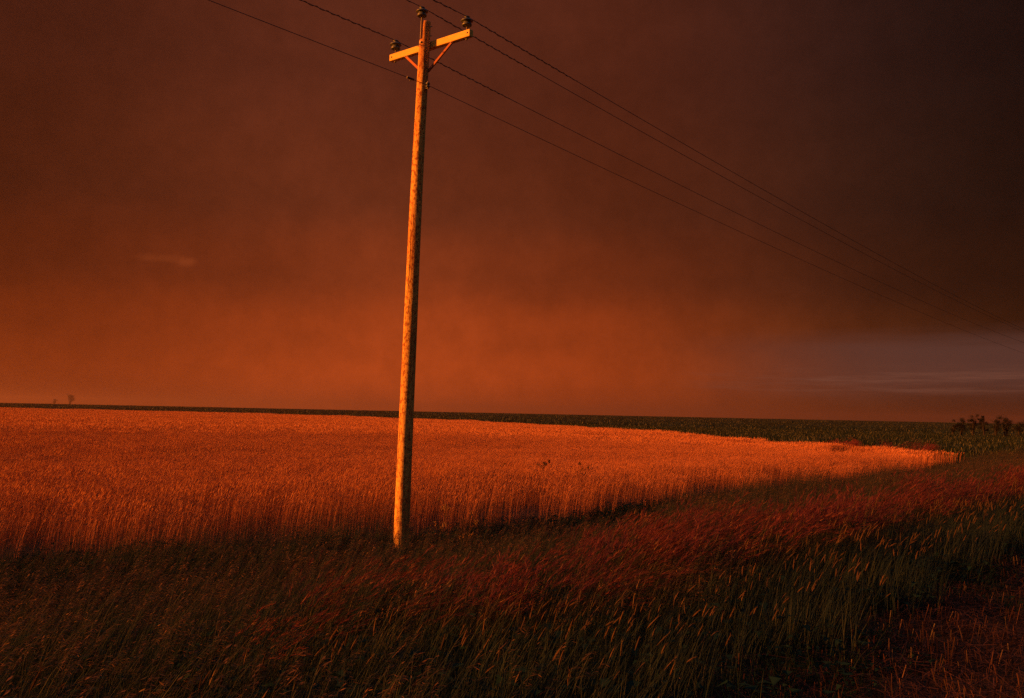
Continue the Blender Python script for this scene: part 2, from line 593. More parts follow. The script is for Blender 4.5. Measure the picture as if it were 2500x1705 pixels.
# crossarm on the far side of the pole
AZ = 8.945
ac = axis(AZ) + D3 * (pole_r(AZ) + 0.046)
mb = MB(); beam(mb, Vector((-0.985, 0, 0)), Vector((0.985, 0, 0)), (0, 0, 1), 0.098, 0.124)
arm = mb.build('crossarm', M['arm'], P)
arm.matrix_local = Matrix.Translation(ac) @ Matrix((A3, -D3, Vector((0, 0, 1)))).transposed().to_4x4() @ Matrix.Rotation(R(-0.4), 4, 'Y')
for s in (-0.93, 0.93):
    mb = MB(); lathe(mb, (s, 0.047, 0.004), [(0.016, 0), (0.016, 0.006), (0.011, 0.007), (0.011, 0.017), (0.004, 0.018)], 10, (0, 1, 0))
    mb.build('bolt', M['iron'], arm)
for s in (-0.876, 0.876):
    mb = MB(); lathe(mb, (s, 0, -0.062), [(0.010, 0), (0.010, -0.035), (0.018, -0.036), (0.018, -0.012)][::-1], 8, (0, 0, 1))
    mb.build('pin_nut', M['iron'], arm)


def insulator(loc):
    """two-shed pin insulator; loc = local position of the top wire groove"""
    mb = MB()
    prof = [(0.000, 0.012), (0.030, 0.012), (0.043, 0.004), (0.043, -0.006), (0.034, -0.014), (0.036, -0.024), (0.058, -0.032),
            (0.088, -0.052), (0.094, -0.064), (0.088, -0.070), (0.058, -0.066), (0.055, -0.082), (0.064, -0.098), (0.074, -0.116),
            (0.074, -0.134), (0.066, -0.140), (0.056, -0.126), (0.036, -0.110), (0.034, -0.138), (0.016, -0.140)]
    lathe(mb, loc, [(a_ * 1.16, z_ * 1.14) for a_, z_ in prof], 24)
    o = mb.build('insulator', M['porcelain'], P, smooth=True)
    return o


def loc_of(w):
    return Vector((w[0] - pole_base[0], w[1] - pole_base[1], w[2] - zb))


mid = axis(AZ) + D3 * (pole_r(AZ) + 0.046)
W_ATT = {}
for key, s in (('L', -0.876), ('R', 0.876)):
    top = mid + A3 * s + Vector((0, 0, 0.312 + s * math.sin(R(0.4))))
    ins = insulator(top)
    mb = MB(); tube(mb, [top + Vector((0, 0, -0.26)), top + Vector((0, 0, -0.12))], 0.0115, 8)
    mb.build('pin', M['iron'], ins)
    W_ATT[key] = top + Vector((0, 0, 0.010))
# ridge pin on its bracket, beside the cut pole top
rb = axis(9.2) + cut_n * 0.062
mb = MB()
beam(mb, axis(9.02) + cut_n * 0.062, axis(9.36) + cut_n * 0.062, cut_n, 0.056, 0.042, 0.005)
br = mb.build('pole_top_bracket', M['iron'], P)
top = axis(9.60) + cut_n * 0.072 - D3 * 0.0
insC = insulator(top)
mb = MB(); tube(mb, [axis(9.30) + cut_n * 0.068, top + Vector((0, 0, -0.12))], 0.013, 8)
mb.build('pin', M['iron'], insC)
W_ATT['C'] = top + Vector((0, 0, 0.010))
for z in (9.10, 9.27):
    mb = MB()
    q = axis(z)
    tube(mb, [q + cut_n * 0.094, q + cut_n * 0.08], 0.011, 6)
    mb.build('bolt_head', M['iron'], P)
    mb = MB()
    tube(mb, [q - cut_n * 0.088, q - cut_n * 0.125], 0.008, 6)
    mb.build('bolt_end', M['iron'], P)
mb = MB(); tube(mb, [ac - D3 * 0.255, ac - D3 * 0.235], 0.022, 8); mb.build('bolt_head', M['iron'], P)
mb = MB(); tube(mb, [ac + D3 * 0.04, ac + D3 * 0.085], 0.010, 6); mb.build('bolt_end', M['iron'], P)
# wooden braces from the arm down to the pole
for s in (-0.58, 0.58):
    mb = MB()
    p0 = mid + A3 * s + Vector((0, 0, -0.055)) - D3 * 0.030
    zq = AZ - 0.50
    p1 = axis(zq) + D3 * (pole_r(zq) * 0.72) + A3 * (0.055 * (1 if s > 0 else -1))
    beam(mb, p0, p1, Vector((0, 0, 1)), 0.030, 0.046, 0.004)
    b_ = mb.build('brace', M['brace'], P)
    mb = MB(); q = p0 + (p1 - p0) * 0.04
    tube(mb, [q - D3 * 0.014, q - D3 * 0.030], 0.009, 6)
    mb.build('bolt', M['iron'], b_)
# spool insulator for the lowest wire
zn = 8.15
nc = axis(zn) + A3 * (pole_r(zn) + 0.060) - D3 * 0.02
mb = MB()
lathe(mb, nc + Vector((0, 0, -0.04)), [(0.030, 0), (0.038, 0.006), (0.038, 0.022), (0.024, 0.034), (0.024, 0.046), (0.038, 0.058), (0.038, 0.074), (0.030, 0.08)], 14)
sp = mb.build('spool_insulator', M['porcelain'], P, smooth=True)
for dz in (-0.052, 0.052):
    mb = MB()
    beam(mb, axis(zn + dz) + A3 * (pole_r(zn) * 0.8), nc + A3 * 0.02 + Vector((0, 0, dz)), (0, 0, 1), 0.036, 0.008, 0.002)
    mb.build('clevis', M['iron'], sp)
mb = MB(); tube(mb, [nc + Vector((0, 0, -0.075)), nc + Vector((0, 0, 0.075))], 0.008, 8)
mb.build('clevis_pin', M['iron'], sp)
W_ATT['N'] = nc + A3 * 0.0 + Vector((0, 0, 0))

# ------------------------------------------------------------------ the four wires
WIRES = {'R': ('twisted wire on the right end of the crossarm, uppermost in the sky', 0.0417, 3.85e-4, 0.0066),
         'C': ('twisted wire running over the insulator on the pole top', 0.0417, 3.85e-4, 0.0066),
         'L': ('twisted wire on the insulator at the left end of the crossarm', 0.0417, 3.85e-4, 0.0066),
         'N': ('thin lowest wire fixed to the pole below the braces', 0.0388, 3.20e-4, 0.0054)}
for key, (lab, a_, b_, r_) in WIRES.items():
    w0 = Vector((pole_base[0], pole_base[1], zb)) + W_ATT[key]

    def wp(s):
        z = (-a_ * s + b_ * s * s) if s >= 0 else (0.0229 * s + 2.2e-4 * s * s)
        return D3 * s + Vector((0, 0, z))
    root = empty('overhead_wire', w0)
    tag(root, lab, 'wire', 'wires strung along the pole line')
    ss = np.concatenate([-np.geomspace(45, 0.4, 34), [0.0], np.geomspace(0.4, 108, 60)])
    mb = MB(); tube(mb, [wp(s) for s in ss], r_, 6)
    cond = mb.build('conductor', M['wire'], root, smooth=True)
    if key == 'N':
        mb = MB(); tube(mb, [wp(s) for s in (-0.52, -0.44, -0.36)], 0.020, 8)
        mb.build('clamp', M['wire'], root)
        mb = MB(); tube(mb, [wp(-0.44), wp(-0.44) + Vector((0, 0, -0.05))], 0.012, 6)
        mb.build('clamp', M['wire'], root)
        continue
    # spiral dampers wrapped round the wire each side of the insulator
    for s0, s1 in ((-2.35, -0.22), (0.25, 3.4)):
        mb = MB(); pts = []
        nst = int((s1 - s0) / 0.028)
        for i in range(nst + 1):
            s = s0 + (s1 - s0) * i / nst
            an = s / 0.24 * 2 * math.pi
            env = min(1, 6 * i / nst, 6 * (nst - i) / nst)
            rad_ = 0.006 + 0.009 * env
            pts.append(wp(s) + A3 * math.cos(an) * rad_ + Vector((0, 0, math.sin(an) * rad_)))
        tube(mb, pts, 0.0050, 5)
        mb.build('spiral_damper', M['wire'], root, smooth=True)
    for i in range(3):
        mb = MB()
        pts = [wp(-0.06 + 0.05 * i) + A3 * 0.014 * math.cos(t) + Vector((0, 0, 0.014 * math.sin(t))) + D3 * (t * 0.004) for t in np.linspace(0, 6.2, 10)]
        tube(mb, pts, 0.004, 4)
        mb.build('tie_wire', M['wire'], root)


# ------------------------------------------------------------------ plants: tuft builders
WIND = Vector((0.93, 0.36, 0)).normalized()


def rn(a, b):
    return random.uniform(a, b)


def stalk_curve(base, h, lean, bend, segs):
    """points of a stalk that leans and curves downwind"""
    out = []
    for i in range(segs + 1):
        t = i / segs
        k = lean.length
        off = lean * (h * (0.35 * t + 0.65 * t ** bend))
        z = h * (t - 0.30 * k * k * t ** 2)
        out.append(base + off + Vector((0, 0, z)))
    return out


def ribbon(mb, pts, w, face, hd=0.0, va=0.5, tip=0.15):
    n = len(pts) - 1
    V = []; F = []
    f = Vector(face)
    for i, p in enumerate(pts):
        k = (1 - (i / n)) * (1 - tip) + tip
        V.append(p - f * (w * 0.5 * k)); V.append(p + f * (w * 0.5 * k))
    for i in range(n):
        F.append((2 * i, 2 * i + 1, 2 * i + 3, 2 * i + 2))
    mb.add(V, F, hd, va)


def spindle(mb, p, d, L, r, hd, va, sides=4):
    d, a, b = frame_of(d)
    V = []; F = []
    for t, k in ((0.0, 0.35), (0.35, 1.0), (0.75, 0.75)):
        for s in range(sides):
            an = 2 * math.pi * s / sides + 0.6
            V.append(p + d * (L * t) + (a * math.cos(an) + b * math.sin(an)) * r * k)
    V.append(p + d * L)
    for i in range(2):
        for s in range(sides):
            s2 = (s + 1) % sides
            F.append((i * sides + s, i * sides + s2, (i + 1) * sides + s2, (i + 1) * sides + s))
    for s in range(sides):
        F.append((2 * sides + s, 2 * sides + (s + 1) % sides, 3 * sides))
    mb.add(V, F, hd, va)


def awn(mb, p, d, L, w, hd, va):
    s = Vector((rn(-1, 1), rn(-1, 1), rn(-.3, .3))).normalized() * w
    mb.add([p - s, p + s, p + d * L], [(0, 1, 2)], hd, va)


def rdir():
    a = rn(0, 2 * math.pi)
    return Vector((math.cos(a), math.sin(a), 0))


def jit(v, s):
    return v + Vector((rn(-s, s), rn(-s, s), rn(-s, s) * 0.5))


def tuft_wheat(n=46, size=0.34):
    mb = MB()
    for _ in range(n):
        va = rn(0, 1)
        h = random.gauss(0.80, 0.07)
        lean = jit(WIND * rn(0.04, 0.20), 0.05); lean.z = 0
        pts = stalk_curve(Vector((rn(-size, size), rn(-size, size), 0)), h, lean, 2.6, 3)
        ribbon(mb, pts, 0.0038, rdir(), 0, va, 0.7)
        d = (pts[-1] - pts[-2]).normalized()
        d = (d + WIND * rn(0.1, 0.5) + Vector((0, 0, -rn(0, 0.3)))).normalized()
        spindle(mb, pts[-1], d, rn(0.06, 0.09), rn(0.005, 0.007), 1, va)
        for _k in range(4):
            awn(mb, pts[-1] + d * rn(0.01, 0.06), jit(d, 0.35).normalized(), rn(0.06, 0.10), 0.0012, 1, va)
        for _k in range(1):
            i = random.choice((0, 1, 2))
            q = pts[i] + (pts[i + 1] - pts[i]) * rn(0, 1)
            o = rdir(); o = (o + WIND * 0.6).normalized()
            L = rn(0.10, 0.2)
            ribbon(mb, [q, q + o * L * 0.5 + Vector((0, 0, 0.04)), q + o * L + Vector((0, 0, -0.04))], 0.008, o.cross(Vector((0, 0, 1))), 0, va, 0.1)
    return mb


def tuft_wheat_far(n=260, size=1.05, k=1.0):
    mb = MB()
    for _ in range(n):
        va = rn(0, 1)
        h = random.gauss(0.82, 0.06)
        lean = jit(WIND * rn(0.05, 0.20), 0.05); lean.z = 0
        pts = stalk_curve(Vector((rn(-size, size), rn(-size, size), 0)), h, lean, 2.2, 1)
        ribbon(mb, pts, 0.010 * k, rdir(), 0, va, 0.8)
        d = (pts[-1] - pts[-2]).normalized()
        d = (d + WIND * rn(0.1, 0.6)).normalized()
        L = 0.13 * math.sqrt(k); w = rdir() * (0.011 * k)
        p = pts[-1]
        mb.add([p, p + d * L * 0.5 + w, p + d * L, p + d * L * 0.5 - w], [(0, 1, 2, 3)], 1, va)
    return mb


def tuft_red(n=40, size=0.17):
    """fine grass with soft reddish plumes, swept downwind"""
    mb = MB()
    ml = rn(0.22, 0.62)
    for _ in range(n):
        va = rn(0, 1)
        h = random.gauss(0.50, 0.09)
        lean = jit(WIND * (ml + rn(-0.12, 0.2)), 0.16); lean.z = 0
        pts = stalk_curve(Vector((rn(-size, size), rn(-size, size), 0)), h, lean, 2.2, 4)
        ribbon(mb, pts, 0.0034, rdir(), 0, va, 0.6)
        d = (pts[-1] - pts[-2]).normalized()
        d = (d + WIND * rn(0.2, 0.7)).normalized()
        L = rn(0.09, 0.17)
        for k in range(18):
            t = k / 17
            q = pts[-1] + d * (L * t) + Vector((0, 0, -0.03 * t * t))
            dd = (d * 1.0 + Vector((rn(-1, 1), rn(-1, 1), rn(-1, 1))) * 0.42 + WIND * 0.2).normalized()
            awn(mb, q, dd, rn(0.04, 0.075), 0.0023, 1, min(1, max(0, va + rn(-.25, .25))))
    for _ in range(int(n * 0.9)):
        va = rn(0, .6)
        lean = jit(WIND * rn(0.2, 0.8), 0.18); lean.z = 0
        pts = stalk_curve(Vector((rn(-size, size), rn(-size, size), 0)), rn(0.25, 0.45), lean, 2.0, 3)
        ribbon(mb, pts, 0.0055, rdir(), 0, va, 0.1)
    return mb


def tuft_spike(n=5, size=0.24):
    """coarse green grass with slender tan seed spikes"""
    mb = MB()
    for _ in range(n):
        va = rn(0, 1)
        h = random.gauss(0.56, 0.08)
        lean = jit(WIND * rn(0.02, 0.60), 0.20); lean.z = 0
        pts = stalk_curve(Vector((rn(-size, size), rn(-size, size), 0)), h, lean, 2.2, 4)
        ribbon(mb, pts, 0.0032, rdir(), 0.06, va, 0.7)
        d = (pts[-1] - pts[-2]).normalized()
        L = rn(0.05, 0.10)
        q = pts[-1]
        spindle(mb, q, d, L, rn(0.0035, 0.0055), 1, va, 5)
        for k in range(14):
            awn(mb, q + d * (L * rn(0.05, 0.95)), (d + rdir() * 0.55 + WIND * .15).normalized(), rn(0.016, 0.028), 0.0022, 1, va)
    for _ in range(70):
        va = rn(0, 1)
        lean = jit(WIND * rn(0.1, 0.6), 0.22); lean.z = 0
        pts = stalk_curve(Vector((rn(-size, size), rn(-size, size), 0)), rn(0.25, 0.52), lean, rn(1.6, 3.0), 4)
        ribbon(mb, pts, rn(0.005, 0.009), rdir(), 0, va, 0.08)
    return mb


def tuft_brome(n=14, size=0.20):
    """olive verge grass with loose nodding panicles"""
    mb = MB()
    for _ in range(n):
        va = rn(0, 1)
        h = random.gauss(0.58, 0.10)
        lean = jit(WIND * rn(0.15, 0.60), 0.12); lean.z = 0
        pts = stalk_curve(Vector((rn(-size, size), rn(-size, size), 0)), h, lean, 2.4, 4)
        ribbon(mb, pts, 0.0030, rdir(), 0.08, va, 0.6)
        d = (pts[-1] - pts[-2]).normalized()
        for k in range(11):
            q = pts[-1] - d * rn(0, 0.12)
            dd = (d * 0.6 + rdir() * 0.6 + WIND * 0.7 + Vector((0, 0, rn(-.5, .2)))).normalized()
            Lb = rn(0.02, 0.06)
            awn(mb, q, dd, Lb, 0.0012, 0.6, va)
            e = q + dd * Lb * 0.8
            w = rdir() * rn(0.003, 0.0048)
            d2 = (dd + Vector((0, 0, -0.5))).normalized()
            l2 = rn(0.018, 0.032)
            mb.add([e, e + d2 * l2 * .5 + w, e + d2 * l2, e + d2 * l2 * .5 - w], [(0, 1, 2, 3)], 1, va)
    for _ in range(60):
        va = rn(0, 1)
        lean = jit(WIND * rn(0.1, 0.7), 0.25); lean.z = 0
        pts = stalk_curve(Vector((rn(-size, size), rn(-size, size), 0)), rn(0.2, 0.5), lean, rn(1.6, 3.0), 3)
        ribbon(mb, pts, rn(0.005, 0.009), rdir(), 0, va, 0.08)
    return mb


def tuft_under(n=90, size=0.32):
    mb = MB()
    for _ in range(n):
        va = rn(0, 1)
        lean = jit(WIND * rn(0.1, 0.8), 0.4); lean.z = 0
        pts = stalk_curve(Vector((rn(-size, size), rn(-size, size), 0)), rn(0.12, 0.30), lean, rn(1.5, 2.6), 3)
        ribbon(mb, pts, rn(0.005, 0.010), rdir(), 0 if random.random() < .8 else 1, va, 0.1)
    for _ in range(16):                                                  # broad weed leaves among the grass
        p = Vector((rn(-size, size), rn(-size, size), rn(0.06, 0.24)))
        o = rdir(); L = rn(0.05, 0.11); e = Vector((0, 0, rn(-.02, .04)))
        sd_ = o.cross(Vector((0, 0, 1))) * L * rn(.22, .34)
        mb.add([p, p + o * L * .45 + sd_ + e, p + o * L, p + o * L * .45 - sd_ + e], [(0, 1, 2, 3)], 0, rn(0, 1))
    return mb


def tuft_stubble(n=60, size=0.30, upright=0.30):
    mb = MB()
    for _ in range(int(n * upright)):
        va = rn(0, 1)
        h = rn(0.04, 0.15)
        lean = jit(Vector((0, 0, 0)), 0.28); lean.z = 0
        pts = stalk_curve(Vector((rn(-size, size), rn(-size, size), 0)), h, lean, 1.2, 2)
        ribbon(mb, pts, rn(0.004, 0.0075), rdir(), 1 if random.random() < .4 else 0, va, 0.8)
    for _ in range(n):
        va = rn(0, 1)
        p = Vector((rn(-size, size), rn(-size, size), rn(0.01, 0.06)))
        d = rdir(); d = (d + DVEC * rn(-0.8, 0.8)).normalized()
        L = rn(0.10, 0.38)
        b = Vector((0, 0, rn(-0.02, 0.05)))
        ribbon(mb, [p - d * L / 2, p + b + jit(Vector((0, 0, 0)), .02), p + d * L / 2 + Vector((0, 0, rn(-.01, .05)))], rn(0.003, 0.006), (d.cross(Vector((0, 0, 1))) + Vector((0, 0, rn(-.6, .6)))).normalized(), 1 if random.random() < .3 else 0, va, 0.5)
    return mb


DVEC = Vector((DV[0], DV[1], 0))


def tuft_crop(n=130, size=1.6, k=1.0):
    mb = MB()
    for _ in range(n):
        va = rn(0, 1)
        h = rn(0.28, 0.62) * k
        lean = jit(WIND * rn(0.0, 0.5), 0.3); lean.z = 0
        pts = stalk_curve(Vector((rn(-size, size), rn(-size, size), 0)), h, lean, 1.6, 2)
        ribbon(mb, pts, rn(0.05, 0.11) * k, rdir(), 1 if random.random() < .05 else 0, va, 0.2)
    return mb


def make_protos(name, builder, mat, count):
    c = bpy.data.collections.new(name)
    for i in range(count):
        o = bpy.data.objects.new('%s_%d' % (name, i), builder().mesh('%s_%d' % (name, i), mat, attrs=True))
        c.objects.link(o)
    return c


def scatter(name, coll, nvar, x, y, scale, label, cat, rot=0.45, zs=None, dz=0.0):
    N = len(x)
    me = bpy.data.meshes.new(name)
    z = ground_z(x, y) + dz
    me.vertices.add(N)
    me.vertices.foreach_set('co', np.stack([x, y, z], 1).astype(np.float32).ravel())
    a = me.attributes.new('rot', 'FLOAT_VECTOR', 'POINT')
    rr = np.zeros((N, 3), np.float32); rr[:, 2] = rng.uniform(-rot, rot, N)
    a.data.foreach_set('vector', rr.ravel())
    a = me.attributes.new('scl', 'FLOAT_VECTOR', 'POINT')
    s3 = np.stack([scale, scale, scale if zs is None else zs], 1).astype(np.float32)
    a.data.foreach_set('vector', s3.ravel())
    a = me.attributes.new('var', 'INT', 'POINT')
    a.data.foreach_set('value', rng.integers(0, nvar, N).astype(np.int32))
    o = bpy.data.objects.new(name, me)
    COL.objects.link(o)
    ng = bpy.data.node_groups.new(name + '_nodes', 'GeometryNodeTree')
    ng.interface.new_socket('Geometry', in_out='INPUT', socket_type='NodeSocketGeometry')
    ng.interface.new_socket('Geometry', in_out='OUTPUT', socket_type='NodeSocketGeometry')
    gi = ng.nodes.new('NodeGroupInput'); go = ng.nodes.new('NodeGroupOutput')
    ci = ng.nodes.new('GeometryNodeCollectionInfo')
    ci.inputs['Collection'].default_value = coll
    ci.inputs['Separate Children'].default_value = True
    ci.inputs['Reset Children'].default_value = True
    ip = ng.nodes.new('GeometryNodeInstanceOnPoints')
    ip.inputs['Pick Instance'].default_value = True

    def attr(nm, ty):
        q = ng.nodes.new('GeometryNodeInputNamedAttribute')
        q.data_type = ty
        q.inputs['Name'].default_value = nm
        return q.outputs[0]
    L = ng.links
    L.new(gi.outputs[0], ip.inputs['Points'])
    L.new(ci.outputs[0], ip.inputs['Instance'])
    L.new(attr('var', 'INT'), ip.inputs['Instance Index'])
    L.new(attr('rot', 'FLOAT_VECTOR'), ip.inputs['Rotation'])
    L.new(attr('scl', 'FLOAT_VECTOR'), ip.inputs['Scale'])
    L.new(ip.outputs[0], go.inputs[0])
    md = o.modifiers.new('scatter', 'NODES')
    md.node_group = ng
    tag(o, label, cat, kind='stuff')
    return o


def grid(x0, x1, y0, y1, step):
    gx, gy = np.meshgrid(np.arange(x0, x1, step), np.arange(y0, y1, step))
    gx = gx.ravel() + rng.uniform(-.5, .5, gx.size) * step
    gy = gy.ravel() + rng.uniform(-.5, .5, gy.size) * step
    return gx, gy


def uv_grid(u0, u1, n0, n1, step):
    u, n = grid(u0, u1, n0, n1, step)
    return u * DV[0] + n * NV[0], u * DV[1] + n * NV[1], u, n


def in_view(x, y, margin=33.5, near=0.0):
    a = np.degrees(np.arctan2(x, y)); r = np.hypot(x, y)
    return (np.abs(a) < margin) | ((r < near) & (a > -100) & (a < 60))


# ------------------------------------------------------------------ wheat
def seg_d(x, y, a, b):
    ax, ay = a; bx, by = b
    t = np.clip(((x - ax) * (bx - ax) + (y - ay) * (by - ay)) / ((bx - ax) ** 2 + (by - ay) ** 2), 0, 1)
    return np.hypot(x - ax - t * (bx - ax), y - ay - t * (by - ay))


def wheat_h(x, y):
    """height of the crop: long swells and wind-pressed hollows"""
    return (0.90 + 0.28 * (vnoise(x * 0.08 + 3, y * 0.11, 5) - 0.5) + 0.20 * (vnoise(x * 0.30, y * 0.34, 6) - 0.5)
            + 0.10 * (vnoise(x * 1.3, y * 0.9, 8) - 0.5))


near_x, near_y = grid(-46, 34, 0, 73, 0.44)
k = inside(near_x, near_y, WHEAT) & in_view(near_x, near_y, 34, 44) & (np.hypot(near_x, near_y) < rng.uniform(56, 72, len(near_x)))
near_x, near_y = near_x[k], near_y[k]
u, n = un(near_x, near_y)
# drill gaps at the tip of the field and two short lodged tracks
gaps = (seg_d(near_x, near_y, (15.5, 47.5), (18.8, 55.0)) < 0.55) | (seg_d(near_x, near_y, (18.8, 55.0), (23.5, 66.0)) < 0.75) | (seg_d(near_x, near_y, (19.2, 52.0), (24.3, 63.5)) < 0.6)
ragged = (u > 46) & (rng.uniform(0, 1, len(u)) < 0.62 * sst(u, 44, 62))
comb = (u > 38) & (n < 19) & (np.sin(u * 2 * math.pi / 1.9) > 0.35) & (vnoise(u, n, 3) > 0.35)
hole = vnoise(near_x * 0.9, near_y * 0.9, 12) > 0.93
for wx, wy in ((0.93, 27.0), (2.05, 26.8), (-0.25, 28.4)):
    hole |= (np.abs(near_x - wx) < 0.34) & (near_y > wy - 0.75) & (near_y < wy + 0.4)
dn = n - np.interp(u, *np.array([un(a, b) for a, b in NEAR_EDGE]).T)      # depth into the crop from its near edge
sparse = rng.uniform(0, 1, len(n)) < 0.66 * (1 - sst(dn, 0.4, 3.4))
k = ~(gaps | comb | hole | sparse | ragged)
near_x, near_y, dn = near_x[k], near_y[k], dn[k]
pw = make_protos('wheat_tuft', tuft_wheat, M['wheat'], 6)
scatter('wheat_crop', pw, 6, near_x, near_y, rng.uniform(0.92, 1.08, len(near_x)), 'ripe golden wheat standing beside and behind the pole, stalks lit orange', 'wheat',
        0.5, wheat_h(near_x, near_y) / 0.9 * rng.uniform(0.93, 1.07, len(near_x)) * (0.72 + 0.28 * sst(dn, -0.2, 2.6)))
fx, fy = grid(-150, 40, 45, 235, 1.25)
k = inside(fx, fy, WHEAT) & in_view(fx, fy, 34) & (np.hypot(fx, fy) >= rng.uniform(54, 68, len(fx))) & (np.hypot(fx, fy) < rng.uniform(125, 235, len(fx)))
k &= ~((seg_d(fx, fy, (18.8, 55.0), (23.5, 66.0)) < 1.25) | (seg_d(fx, fy, (19.2, 52.0), (24.3, 63.5)) < 1.15))
fx, fy = fx[k], fy[k]
f2x, f2y = grid(-300, 40, 90, 390, 2.6)
k = inside(f2x, f2y, WHEAT) & in_view(f2x, f2y, 34) & (np.hypot(f2x, f2y) >= rng.uniform(110, 215, len(f2x)))
f2x, f2y = f2x[k], f2y[k]
pf = make_protos('wheat_far_tuft', tuft_wheat_far, M['wheat'], 5)
scatter('far_wheat_crop', pf, 5, np.concatenate([fx, f2x]), np.concatenate([fy, f2y]),
        np.concatenate([np.full(len(fx), 1.0), np.full(len(f2x), 1.9)]) * rng.uniform(.9, 1.1, len(fx) + len(f2x)),
        'distant part of the golden wheat field, smooth below the dark green horizon strip', 'wheat', 0.5,
        np.concatenate([wheat_h(fx, fy), wheat_h(f2x, f2y)]) / 0.9)

# ------------------------------------------------------------------ verge vegetation
def edge_n(u):
    """n of the wheat edge along the verge"""
    pts = np.array([un(a, b) for a, b in NEAR_EDGE])
    return np.interp(u, pts[:, 0], pts[:, 1])


x, y, u, n = uv_grid(-14, 75, 2.4, 16, 0.40)
k = (n < edge_n(u) + 0.3) & in_view(x, y, 36, 15) & (np.hypot(x, y) > 1.6)
x, y, u, n = x[k], y[k], u[k], n[k]
k = n > 2.35 + 0.35 * (vnoise(u * 0.8, n, 21) - 0.5) * 2
x, y, u, n = x[k], y[k], u[k], n[k]
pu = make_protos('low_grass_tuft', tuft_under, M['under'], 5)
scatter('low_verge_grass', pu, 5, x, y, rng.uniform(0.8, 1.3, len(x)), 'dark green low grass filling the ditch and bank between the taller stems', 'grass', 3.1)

x, y, u, n = uv_grid(-14, 90, 2.2, 16, 0.36)
k = (n < edge_n(u) + 0.2) & in_view(x, y, 36, 15) & (np.hypot(x, y) > 1.8)
x, y, u, n = x[k], y[k], u[k], n[k]
pn = vnoise(u * 0.32, n * 0.8, 31) * 0.6 + vnoise(u * 0.9, n * 1.7, 32) * 0.4
red_w = np.clip(1 - np.abs(n - (4.5 + 0.25 * np.sin(u * 0.21) - 0.045 * np.clip(u - 12, 0, 26))) / (1.15 + 0.25 * sst(u, 6, 12) - 0.45 * sst(u, 13, 26)), 0, 1) * 1.15 * (0.12 + 0.88 * sst(u, 2.2, 5.2)) + (pn - 0.5) * 1.2
spk_w = np.clip(1 - np.abs(n - 2.8) / 1.35, 0, 1) * 1.0 * sst(u, 2.6, 4.5) + (vnoise(u * 0.5, n * 1.1, 41) - 0.5) * 0.8
brm_w = np.clip(np.clip((n - 5.1 + 0.03 * np.clip(u - 12, 0, 26)) / 1.4, 0, 1) + 0.35 * (1 - sst(u, 1.0, 4.0)) * sst(n, 4.6, 5.6), 0.34, 1) + (vnoise(u * 0.45, n * 0.9, 51) - 0.5) * 0.7
gapd = ((n > edge_n(u) - np.where(u < 9.5, 0.5, 2.6)) & (u < 19) & (vnoise(u * 0.7, n, 61) > 0.22)) | ((n > edge_n(u) - 0.9) & (vnoise(u * 0.7, n, 61) > 0.4))          # sparse strip against the wheat
which = np.argmax(np.stack([red_w, spk_w, brm_w]), 0)
edge_ok = n > 2.4 + 0.5 * (vnoise(u * 0.9, n * 0.2, 62) - 0.5)
thin_ = rng.uniform(0, 1, len(x))
patchy = (vnoise(u * 0.9, n * 1.4, 91) * 0.65 + vnoise(u * 2.4, n * 3.0, 92) * 0.35) > 0.40
kr = (which == 0) & edge_ok & patchy
ks = (which == 1) & edge_ok
ditch = (np.abs(n - 8.6 - 0.25 * np.sin(u * 0.5)) < 0.75) & (u > 17 + rng.uniform(-2, 2, len(u)))
kb = ((which == 2) | ((which == 0) & ~patchy & (vnoise(u * 1.7, n * 2.1, 93) > 0.4))) & edge_ok & ~gapd & ~ditch
kr &= ~ditch
hs = 0.60 + 0.50 * vnoise(u * 0.7, n * 1.0, 71) + 0.30 * vnoise(u * 2.3, n * 2.6, 72)
pr = make_protos('red_grass_tuft', tuft_red, M['red'], 6)
scatter('red_plume_grass', pr, 6, x[kr], y[kr], hs[kr], 'reddish feathery grass bent by wind along the bank', 'grass', 0.9)
ps = make_protos('spike_grass_tuft', tuft_spike, M['spike'], 6)
scatter('seed_spike_grass', ps, 6, x[ks], y[ks], hs[ks] * 1.02, 'dark green grass with pale upright seed spikes in the right foreground', 'grass', 0.6)
pb = make_protos('brome_tuft', tuft_brome, M['brome'], 6)
px_ = pole_base[0] + np.array([-.55, -.3, -.1, .15, .35, .6, -.75, .85, .3, -.4]); py_ = pole_base[1] - np.array([.35, .45, .55, .45, .6, .3, .2, .5, .15, .1])
scatter('nodding_verge_grass', pb, 6, np.concatenate([x[kb], px_]), np.concatenate([y[kb], py_]), np.concatenate([hs[kb], rng.uniform(0.45, 0.8, 10)]), 'olive ditch grass with drooping tan seed heads below the wheat edge', 'grass', 0.6)

# mown strip at the right foreground
x, y, u, n = uv_grid(-2, 40, -14, 2.7, 0.30)
k = in_view(x, y, 38, 6) & (np.hypot(x, y) > 1.0) & (n < 2.45 + 0.5 * (vnoise(u * 0.9, n * 0.2, 62) - 0.5))
x, y, u, n = x[k], y[k], u[k], n[k]
pt = make_protos('stubble_tuft', tuft_stubble, M['stubble'], 6)
scatter('mown_stubble', pt, 6, x, y, rng.uniform(0.8, 1.25, len(x)), 'mown reddish stubble with loose cut straw in the right foreground', 'stubble', 3.1)
k = vnoise(u * 0.8, n * 0.8, 83) > 0.55
scatter('short_regrowth', pu, 5, x[k], y[k], rng.uniform(0.35, 0.6, k.sum()), 'short green shoots coming up through the mown straw', 'grass', 3.1)

